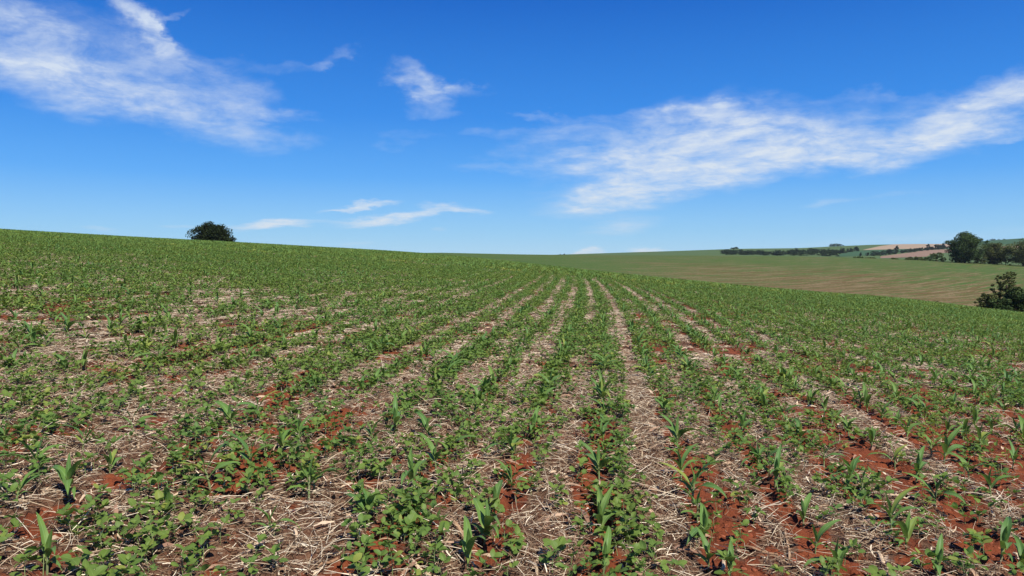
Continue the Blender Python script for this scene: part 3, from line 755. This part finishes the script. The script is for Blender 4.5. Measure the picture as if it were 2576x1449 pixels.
# clods
def clod(r):
    import bmesh
    bm = bmesh.new(); bmesh.ops.create_icosphere(bm, subdivisions=2, radius=.01)
    for v in bm.verts:
        k = 1+.35*(float(vnoise(v.co.x*160+r*9, v.co.y*160+v.co.z*90, int(r*97)))-.5)*2; v.co *= k; v.co.z *= .7
    me = bpy.data.meshes.new('clod'); bm.to_mesh(me); bm.free(); me.materials.append(M_CLOD); return me
CLD = [clod(rs.random()) for _ in range(7)]
dx_, dy_ = poisson_pts(900, 2.9, 9.5, lambda x, y: 900*(1-residue(x, y))**1.1*sstep(.3, .65, fbm(x*5, y*5, 99, 3)), 8); n = len(dx_)
ss = rng.random(n)**3.5*1.5+.18
scatter('soil_crumbs', CLD, np.stack([dx_, dy_, ground_z(dx_, dy_)-.001], -1), tilt(n, .8), np.stack([ss, ss, ss], -1), rng.integers(0, 7, n), 'small red crumbs of soil along the sown furrows', 'soil crumbs')

# ------------------------------------------------------------------ single pieces of stalk in the foreground
def floor_at(u, v):
    s, t = uv2st(u, v); ys = np.linspace(2.5, 60, 4000); g = (base_z(s*ys, ys)-EYE)/ys
    y = float(np.interp(t, g, ys)); return s*y, y
def stalk(u0, v0, u1, v1, dia, label, lift=.012, cat='stalk', grp='broken corn stalks left on the ground'):
    u0, v0, u1, v1 = (a/1.5652 for a in (u0, v0, u1, v1))
    a = floor_at(u0, v0); b = floor_at(u1, v1)
    za = float(ground_z(*a))+lift; zb = float(ground_z(*b))+lift
    A = Vector((a[0], a[1], za)); B = Vector((b[0], b[1], zb)); L = (B-A).length; mid = (A+B)/2
    q = Vector((1, 0, 0)).rotation_difference((B-A).normalized())
    n_ = 9; pts = []; rad = []
    for i in range(n_):
        t = i/(n_-1); pts.append((-L/2+L*t, .006*math.sin(t*5+u0), .004*math.sin(t*7))); rad.append(dia/2*(1.18 if i in (2, 6) else 1)*(.9 if i in (0, n_-1) else 1))
    v, f, u = tube(pts, rad, 8); k = len(v)
    V = np.concatenate([v, [pts[0], pts[-1]]]); Fs = [tuple(x) for x in f]+[(j, (j+1) % 8, k) for j in range(8)][::-1]+[(k-8+j, k-8+(j+1) % 8, k+1) for j in range(8)]
    me = new_mesh('corn_stalk', V, Fs, M_STALK, attrs={'tone': np.full(len(V), rs.random())}); 
    o = link('corn_stalk', me, loc=mid); o.rotation_mode = 'QUATERNION'; o.rotation_quaternion = q
    thing(o, label, cat, grp); return o
def z1(x, y): return x*.621, 1368+y*.621
def z2(x, y): return 1344+x*.621, 1368+y*.621
def z3(x, y): return 2688+x*.621, 1368+y*.621
for (A, B, dia, lab) in [
    (z2(130, 892), z2(272, 938), .012, 'pale broken stalk with split end lying left of centre'),
    (z2(40, 935), z2(180, 932), .012, 'grey stalk lying level just left of a pale one'),
    (z2(855, 840), z2(888, 915), .014, 'short thick stalk piece pointing at the camera in the centre'),
    (z2(700, 1135), z2(800, 1250), .020, 'thick pale stalk below the dense soybean clump, beside the cob'),
    (z2(1480, 1085), z2(1570, 1150), .012, 'brown stalk resting left of the central corn row'),
    (z2(1240, 1449), z2(1255, 1290), .014, 'upright-looking grey stalk at the bottom centre'),
    (z2(1265, 1385), z2(1275, 1285), .012, 'reddish stalk next to the grey one at the bottom centre'),
    (z2(440, 1370), z2(560, 1440), .016, 'pale stalk stub under the dense soybean clump'),
    (z2(1210, 250), z2(1300, 275), .012, 'pale stalk far up the centre between the rows'),
    (z3(398, 1295), z3(600, 1362), .012, 'long pale stalk lying slantwise on bare red soil'),
    (z3(600, 1370), z3(740, 1430), .010, 'thin pale stalk continuing below the long slanting one'),
    (z3(1235, 1325), z3(1330, 1449), .022, 'stout orange-brown stalk at the bottom right'),
    (z3(655, 1215), z3(672, 1375), .012, 'stalk pointing straight away on the red soil'),
    (z3(240, 1449), z3(270, 1370), .016, 'stub of stalk beside the nearest right-hand corn'),
    (z3(350, 1190), z3(440, 1192), .008, 'small level stick on bare red soil'),
    (z3(800, 760), z3(935, 815), .010, 'slanting stalk in the middle of the right-hand rows'),
    (z3(1890, 685), z3(2060, 690), .010, 'long level stalk toward the right side'),
    (z3(2100, 1300), z3(2140, 1330), .014, 'short stalk at the right edge'),
    (z1(1085, 690), z1(1185, 612), .014, 'tan stalk leaning up to the right on the left side'),
    (z1(460, 1295), z1(600, 1300), .014, 'level pale stalk at the lower left'),
    (z1(250, 735), z1(320, 690), .012, 'dark stalk at the far left'),
    (z1(700, 575), z1(780, 572), .010, 'thin dark-edged stick left of the corn plants'),
    (z1(2010, 1415), z1(2140, 1380), .012, 'dark stalk at the bottom left of centre'),
    (z1(400, 235), z1(560, 290), .012, 'long dark stalk in the upper left straw'),
    (z1(920, 140), z1(1080, 105), .010, 'thin brown stalk far up on the left')]:
    stalk(*A, *B, dia, lab)
# the bare cob beside the thick stalk
def cob():
    x, y = floor_at(*(a/1.5652 for a in (1742, 2100))); z = float(ground_z(x, y))
    V, F_ = [], []; n_, m_ = 12, 16; L = .095
    for i in range(n_+1):
        t = i/n_; r0 = .019*math.sin(math.pi*min(1, .12+.86*t))**.45
        for k in range(m_):
            bump = .0014*(1 if (i+k) % 2 else -1); a = 2*math.pi*(k+.15*i)/m_; V.append(((r0+bump)*math.cos(a), (r0+bump)*math.sin(a), L*(t-.5)))
    for i in range(n_):
        for k in range(m_): F_.append((i*m_+k, i*m_+(k+1) % m_, (i+1)*m_+(k+1) % m_, (i+1)*m_+k))
    F_.append(tuple(range(m_))[::-1]); F_.append(tuple(n_*m_+k for k in range(m_)))
    o = link('corn_cob', new_mesh('corn_cob', V, F_, plain('cob_pith', (.50, .34, .17), (.30, .17, .08), 160)), loc=(x, y, z+.024), rot=(R(62), 0, R(20)))
    thing(o, 'bare tan corn cob lying right of the dense soybean clump', 'corn cob')
cob()
def dead_leaf(u, v, L, W, az_, label, tone=.85):
    x, y = floor_at(u/1.5652, v/1.5652)
    vv, f, uu = blade((0, 0, .01), 0, L, W, .5, 1.0, 1.0, .3, .5, nseg=10, cols=(-1, -.5, 0, .5, 1), sway=.5)
    me = new_mesh('dead_leaf', vv, f, M_HUSK, uv=uu, smooth=True, attrs={'tone': np.full(len(vv), tone)})
    thing(link('dead_leaf', me, loc=(x, y, float(ground_z(x, y))+.008), rot=(0, 0, az_)), label, 'dead leaf', 'larger dead corn leaves')
dead_leaf(*z3(1150, 1125), .14, .04, .3, 'cream curled dead leaf on the right among the straw')
dead_leaf(*z1(300, 495), .13, .03, .1, 'orange-tinted dead leaf at the far left edge')
dead_leaf(*z2(940, 1130), .10, .035, 1.6, 'pale husk shred near the centre', .6)
dead_leaf(*z3(2030, 655), .09, .02, 1.2, 'small pale shred toward the right edge', .9)

# ------------------------------------------------------------------ trees
def foliage_material(name, a, b_, c, tr=.12):
    m, g, b, out = material(name)
    pos = g.n('ShaderNodeNewGeometry').outputs['Position']
    n = g.noise(pos, .55, 3); n2 = g.noise(pos, 2.6, 3)
    at = g.n('ShaderNodeAttribute', attribute_name='tone').outputs['Fac']
    col = g.mix(g.rng(n, .35, .65), a, b_); col = g.mix(g.m('MULTIPLY', g.rng(at, .3, 1), .8), col, c)
    g.set(b.inputs['Base Color'], col); b.inputs['Roughness'].default_value = .8; b.inputs['Specular IOR Level'].default_value = .08
    t = g.n('ShaderNodeBsdfTranslucent'); g.set(t.inputs[0], col); mx = g.n('ShaderNodeMixShader'); mx.inputs[0].default_value = tr
    g.t.links.new(b.outputs[0], mx.inputs[1]); g.t.links.new(t.outputs[0], mx.inputs[2]); g.t.links.new(mx.outputs[0], out.inputs[0]); return m
M_DARK = foliage_material('very_dark_foliage', (.014, .022, .010), (.022, .034, .012), (.030, .042, .016), .05)
M_BIG = foliage_material('deep_green_foliage', (.032, .060, .018), (.050, .084, .025), (.085, .122, .038))
M_OLIVE = foliage_material('olive_foliage', (.062, .078, .026), (.078, .098, .030), (.115, .130, .044))
M_BLUEG = foliage_material('far_foliage', (.026, .046, .026), (.036, .058, .030), (.055, .078, .038))
M_BARK = plain('bark', (.10, .075, .055), (.05, .038, .03), 3, .9)
def crown_arrays(r, w_, h_, nclump, nleaf, ls, shape='dome', z0=0.0, gap=.0):
    """leaf-sized faces in clumps through an uneven crown; origin at the crown's bottom centre"""
    g = np.random.default_rng(r); C = []
    while len(C) < nclump:
        p = g.normal(size=3); p /= np.linalg.norm(p); rad = g.random()**.33
        if shape == 'dome': p[2] = abs(p[2])*1.0-.12
        lump = 1+.22*math.sin(3.1*p[0]*3+r)+.16*math.sin(5*p[1]+2*r+4*p[2])
        q = np.array([p[0]*w_/2*rad*lump, p[1]*w_/2*rad*lump, (max(p[2], 0)**.72*h_*rad if shape == 'dome' else (p[2]*.5*rad+.5)*h_)])
        if q[2] < 0: q[2] *= .3
        C.append((q, g.uniform(.6, 1.3), g.random()))
    P = []; T = []; cr = w_*.135
    for (q, s, t) in C:
        k = int(nleaf*s); d = g.normal(size=(k, 3)); d /= np.linalg.norm(d, axis=1)[:, None]; rr_ = g.random(k)**.4
        P.append(q+d*rr_[:, None]*np.array([cr, cr, cr*.62])*s); T.append(np.clip(np.full(k, t)+g.normal(0, .15, k), 0, 1))
    P = np.concatenate(P); T = np.concatenate(T); n = len(P)
    a = g.normal(size=(n, 3)); a[:, 2] *= .45; a /= np.linalg.norm(a, axis=1)[:, None]
    b = np.cross(a, g.normal(size=(n, 3))); b /= np.linalg.norm(b, axis=1)[:, None]
    sz_ = ls*g.uniform(.6, 1.3, n)[:, None]
    V = np.stack([P-a*sz_*.5, P+b*sz_*.33, P+a*sz_*.5, P-b*sz_*.33], 1)
    V[:, 0, 2] -= ls*.1; V = V.reshape(-1, 3); V[:, 2] += z0
    F_ = np.arange(n*4).reshape(n, 4); return V, F_, np.repeat(T, 4)
def trunk_arrays(r, h, hc, w_, rad, nl=7):
    g = random.Random(r); parts = [tube([(0, 0, -.4), (.02*h*g.uniform(-1, 1), 0, h*.35), (.04*h*g.uniform(-1, 1), .02*h, h*.78)], [rad*1.25, rad*.85, rad*.3], 8)]
    for i in range(nl):
        a = 6.28*i/nl+g.uniform(-.4, .4); z = h*g.uniform(.18, .5); L = w_*g.uniform(.28, .42)
        parts.append(tube([(0, 0, z), (L*.5*math.cos(a), L*.5*math.sin(a), z+L*.35), (L*math.cos(a), L*math.sin(a), z+L*g.uniform(.5, .9))], [rad*.45, rad*.28, rad*.08], 6))
    v, f, u, _ = merge([p+(0,) for p in parts]); return v, f
def tree(name, u, y, hgt, wid, label, cat, mat, seed, nclump=60, nleaf=60, ls=.3, shape='round', bare=.12, group=None, sink=0.0, x=None):
    s = uv2st(u, 650)[0]; x = s*y if x is None else x
    z = float(base_z(x, y))-sink
    root = link(name, None, loc=(x, y, z)); root.empty_display_size = 1
    v, f = trunk_arrays(seed, hgt, hgt*(1-bare), wid, max(.03, hgt*.028)); link('trunk', new_mesh('trunk', v, f, M_BARK, smooth=True), root)
    v, f, t = crown_arrays(seed, wid, hgt*(1-bare), nclump, nleaf, ls, shape, hgt*bare); link('crown', new_mesh('crown', v, f, mat, attrs={'tone': t}), root)
    thing(root, label, cat, group); return root
def px(p, y): return p/F*y            # picture size -> metres at that distance
# lone dark tree on the rise
tree('lone_tree', 535, 175, px(58, 175)+.7, px(97, 175), 'dark dome-shaped tree alone on the crest of the rise at the left', 'tree', M_DARK, 4, 230, 110, .34, 'dome', .03)
YT = 400
def tall(u0, u1, vt, y):   # height and width of a tree whose top is at vt
    u = (u0+u1)/2; s, t = uv2st(u, vt); x = s*y; top = EYE+t*y; return u, y, top-float(base_z(x, y)), px(u1-u0, y)
a = tall(2389, 2466, 588, YT); tree('broad_tree', *a, 'big rounded deep green tree, tallest of those at the edge of the far field', 'tree', M_BIG, 8, 260, 110, .62, 'round', .03)
a = tall(2470, 2532, 612, YT+6); tree('olive_tree_by_field', *a, 'olive green ragged tree just right of the big rounded tree', 'tree', M_OLIVE, 15, 150, 80, .6, 'round', .05)
bpy.data.objects['olive_tree_by_field'].name = 'bushy_tree'
a = tall(2536, 2612, 604, YT-4); tree('bushy_tree', *a, 'olive tree cut off by the right edge beyond the far field', 'tree', M_OLIVE, 23, 150, 80, .6, 'round', .08)
a = tall(2600, 2680, 612, YT-4); tree('bushy_tree', *a, 'bushy tree next beyond the right-hand olive tree', 'tree', M_BIG, 29, 70, 50, .6, 'round', .08)
# undergrowth linking them
for i, (u0, u1, vt) in enumerate([(2460, 2482, 640), (2515, 2545, 643), (2395, 2415, 645), (2435, 2470, 645), (2485, 2510, 640)]):
    a = tall(u0, u1, vt, YT+2); tree('shrub', *a, ['low shrub between the big rounded tree and its ragged neighbour', 'low shrub left of the tree cut off at the right', 'small shrub at the left foot of the big rounded tree', 'small shrub at the right foot of the big rounded tree', 'dense shrub under the ragged olive tree'][i], 'shrub', M_DARK if i in (3, 4) else M_OLIVE, 40+i, 25, 40, .5, 'dome', .02)
# hedge left of the big tree
for i, (u0, u1, vt, mt, lab) in enumerate([
    (2340, 2374, 629, M_BIG, 'dark green bushy tree at the left of the big rounded tree'),
    (2366, 2380, 645, M_BIG, 'small dark shrub right beside the bushy tree in the hedge'),
    (2318, 2342, 643, M_BIG, 'dark shrub touching the bushy tree in the hedge'),
    (2296, 2320, 645, M_OLIVE, 'olive shrub in the middle of the hedge'),
    (2276, 2298, 646, M_OLIVE, 'low brownish shrub in the hedge'),
    (2240, 2262, 649, M_OLIVE, 'low flat shrub near the left end of the hedge'),
    (2150, 2172, 646.5, M_BIG, 'lowest dark shrub at the left tip of the hedge'),
    (2176, 2200, 648, M_OLIVE, 'thin low shrub left of the pink ploughed field')]):
    a = tall(u0, u1, vt, 418); tree('hedge_tree' if i == 0 else 'shrub', *a, lab, 'tree' if i == 0 else 'shrub', mt, 60+i, 40 if i == 0 else 22, 50 if i == 0 else 35, .5, 'dome', .02)
# the group in the dip at the right edge
y0 = 108
a = tall(2508, 2562, 683, y0); tree('slender_tree', *a, 'small airy tree rising above the bushes at the right edge', 'tree', M_OLIVE, 71, 60, 34, .30, 'round', .36)
a = tall(2458, 2512, 731, y0-2); tree('bush', *a, 'spreading bush left of the small airy tree', 'bush', M_OLIVE, 72, 120, 50, .24, 'dome', .04)
a = tall(2530, 2600, 714, y0-5); tree('bush', *a, 'dark dense bush in front of the small airy tree, at the right edge', 'bush', M_BIG, 73, 200, 70, .26, 'dome', .02)
a = tall(2490, 2545, 742, y0-8); tree('bush', *a, 'low dark bush between the spreading bush and the dense one', 'bush', M_BIG, 74, 100, 60, .24, 'dome', .02)
a = tall(2600, 2690, 722, y0-2); tree('bush', *a, 'dark bush outermost on the right beside the dense bush', 'bush', M_BIG, 75, 130, 60, .26, 'dome', .02)
# far belts of trees on the hills
ym = 960
i = 0
MID = [(2165, 637, 5), (2182, 637, 8), (2196, 633, 12), (2208, 631, 14), (2222, 630, 15), (2236, 627, 18), (2250, 629, 13), (2256, 620, 8), (2268, 629, 12), (2282, 628, 14), (2292, 626, 14), (2304, 625, 14),
       (2316, 622, 14), (2328, 624, 12), (2334, 615, 9), (2343, 620, 12), (2354, 616, 14), (2364, 615, 16), (2372, 612, 10), (2378, 617, 12)]
labs = ['small tree at the lower left end of the slanting tree line', 'second tree from the lower end of the slanting tree line', 'rounded tree low in the slanting tree line, left part', 'dark tree low in the slanting tree line, left part', 'broad tree in the lower half of the slanting tree line', 'widest crown in the lower half of the slanting tree line', 'tree before the tall narrow one in the slanting line', 'tall narrow tree standing up in the middle of the slanting line',
        'tree just right of the tall narrow one in the slanting line', 'middle tree of the slanting line above the pink field', 'tree of the slanting line over the pink field tip', 'broad tree of the slanting line over the pink field', 'dark rounded tree in the upper half of the slanting line', 'lower tree in the upper half of the slanting line', 'brownish tall tree in the upper half of the slanting line', 'tree right of the brownish tall one in the slanting line',
        'tree near the upper end of the slanting line', 'broad dark tree near the upper end of the slanting line', 'pointed tree at the upper end of the slanting line', 'last tree at the top end of the slanting tree line']
for (u, vt, wd) in MID:
    vb = np.interp(u, [2165, 2230, 2300, 2380], [646, 641, 633, 625]); s, t = uv2st(u, vb); y = y_for(s, t)
    hh = px(vb-vt+2, y); tree('far_tree', u, y, hh, px(wd, y)*1.15, labs[i], 'tree', M_BLUEG, 90+i, 34, 40, hh*.14, 'dome' if wd > 9 else 'round', .04, 'trees of the slanting line on the hill'); i += 1
for j, (u, vb, vt, wd, lab, yy) in enumerate([(2117, 637, 622, 22, 'rounded tree at the right end of the long dark wood', None), (2138, 634, 623, 18, 'tree stepping uphill right of the long dark wood', None), (2153, 632, 620, 14, 'uppermost tree right of the long dark wood', None),
        (1842, 628, 622, 10, 'small tree left of a pair on the bare skyline', 1560), (1851, 628, 620.5, 12, 'larger tree right in a pair on the bare skyline', 1560),
        (2098, 621, 612, 22, 'rounded dark tree clump on top of the hill', 1560), (2110, 621, 613, 14, 'dark tree touching the clump on top of the hill', 1560), (2121, 621, 616.5, 6, 'tiny tree apart from the clump on the hilltop', 1560),
        (2497, 606, 600.5, 14, 'rounded tree on the right-hand skyline', 1560), (2511, 604, 602, 9, 'low shrub on the right-hand skyline', 1560), (2525, 603, 600.5, 6, 'small shrub furthest right on the right-hand skyline', 1560),
        (1419, 642, 637, 8, 'tiny dark tree on the middle skyline', 520), (1409, 642, 639, 10, 'tiny low shrub on the middle skyline', 520)]):
    s, t = uv2st(u, vb)
    y = y_for(s, t) if yy is None else yy
    zg = float(base_z(s*y, y)); top = EYE+uv2st(u, vt)[1]*y; hh = max(top-zg, 1.2)
    tree('far_tree', u, y, hh, px(wd, y), lab, 'tree', M_BLUEG, 120+j, 40, 45, hh*.14, 'dome', .03)
# the long wood
def wood():
    V, F_, T = [], [], []; o = 0; g = random.Random(2)
    for k in range(110):
        u = g.uniform(1820, 2108); top = np.interp(u, [1815, 1830, 1900, 1960, 2010, 2050, 2108], [629.5, 627, 629.5, 633, 627, 625.5, 628]); vb = np.interp(u, [1815, 2110], [641, 645.5])
        vb_ = g.uniform(top+7, vb); s, t = uv2st(u, vb_); y = y_for(s, t); x = s*y; zg = float(base_z(x, y)); hh = px((vb_-top)*g.uniform(.85, 1.12), y)+(0 if g.random() < .9 else 2)
        v, f, t_ = crown_arrays(200+k, px(g.uniform(14, 22), y), hh, 20, 30, .9, 'dome', .2)
        V.append(v+np.array([x, y, zg])); F_.append(f+o); o += len(v); T.append(t_)
    ob = link('distant_woodland', new_mesh('distant_woodland', np.concatenate(V), np.concatenate(F_), M_BLUEG, attrs={'tone': np.concatenate(T)}))
    ob['kind'] = 'stuff'; ob['label'] = 'long dark belt of woodland on the far hillside'; ob['category'] = 'woodland'
wood()
# dry weeds sticking up on the near crest
def weed(u, vt, seed, lab):
    s = uv2st(u, 700)[0]; y = float(np.interp(s, SG, DC))+2; x = s*y; z = float(base_z(x, y)); g = random.Random(seed)
    H = EYE+uv2st(u, vt)[1]*y-z; parts = []
    for _ in range(5):
        a = g.uniform(0, 6.28); L = .22*H; parts.append(tube([(0, 0, 0), (L*.3*math.cos(a), L*.3*math.sin(a), H*.5), (L*math.cos(a), L*math.sin(a), H*g.uniform(.7, 1))], [.02, .015, .008], 4)+(0,))
    for _ in range(14):
        a = g.uniform(0, 6.28); parts.append(blade((.05*math.cos(a), .05*math.sin(a), H*g.uniform(.3, .9)), a, .2, .06, .6, .6, nseg=3, cols=(-1, 0, 1))+(0,))
    v, f, u_, _ = merge(parts); thing(link('tall_weed', new_mesh('tall_weed', v, f, M_OLIVE, attrs={'tone': np.zeros(len(v))}), loc=(x, y, z)), lab, 'weed', 'tall weeds on the near crest')
weed(2327, 758, 1, 'short dark weed on the near crest, left of two taller ones')
weed(2352, 757, 2, 'taller weed left in the pair on the near crest')
weed(2359, 757, 3, 'taller weed right in the pair on the near crest')

# ------------------------------------------------------------------ thin blue air over the distance
def haze(density):
    lo, hi = 1e9, 2.0
    for nm in ('field_soil', 'far_field', 'distant_hills'):
        me = bpy.data.objects[nm].data; co = np.empty(len(me.vertices)*3, np.float32); me.vertices.foreach_get('co', co)
        lo = min(lo, co[2::3].min()); hi = max(hi, co[2::3].max())
    lo -= 1.5; hi += 22; E = 3450.0
    V = [(x, y, z) for z in (lo, hi) for y in (-E, E) for x in (-E, E)]
    F_ = [(0, 2, 3, 1), (4, 5, 7, 6), (0, 1, 5, 4), (2, 6, 7, 3), (0, 4, 6, 2), (1, 3, 7, 5)]
    m = bpy.data.materials.new('haze'); m.use_nodes = True; t = m.node_tree; t.nodes.clear()
    pv = t.nodes.new('ShaderNodeVolumePrincipled'); pv.inputs['Color'].default_value = (.80, .88, 1.0, 1); pv.inputs['Density'].default_value = density; pv.inputs['Anisotropy'].default_value = .2
    o_ = t.nodes.new('ShaderNodeOutputMaterial'); t.links.new(pv.outputs[0], o_.inputs['Volume'])
    ob = link('haze', new_mesh('haze', V, F_, m)); ob['kind'] = 'stuff'
haze(0.000045)
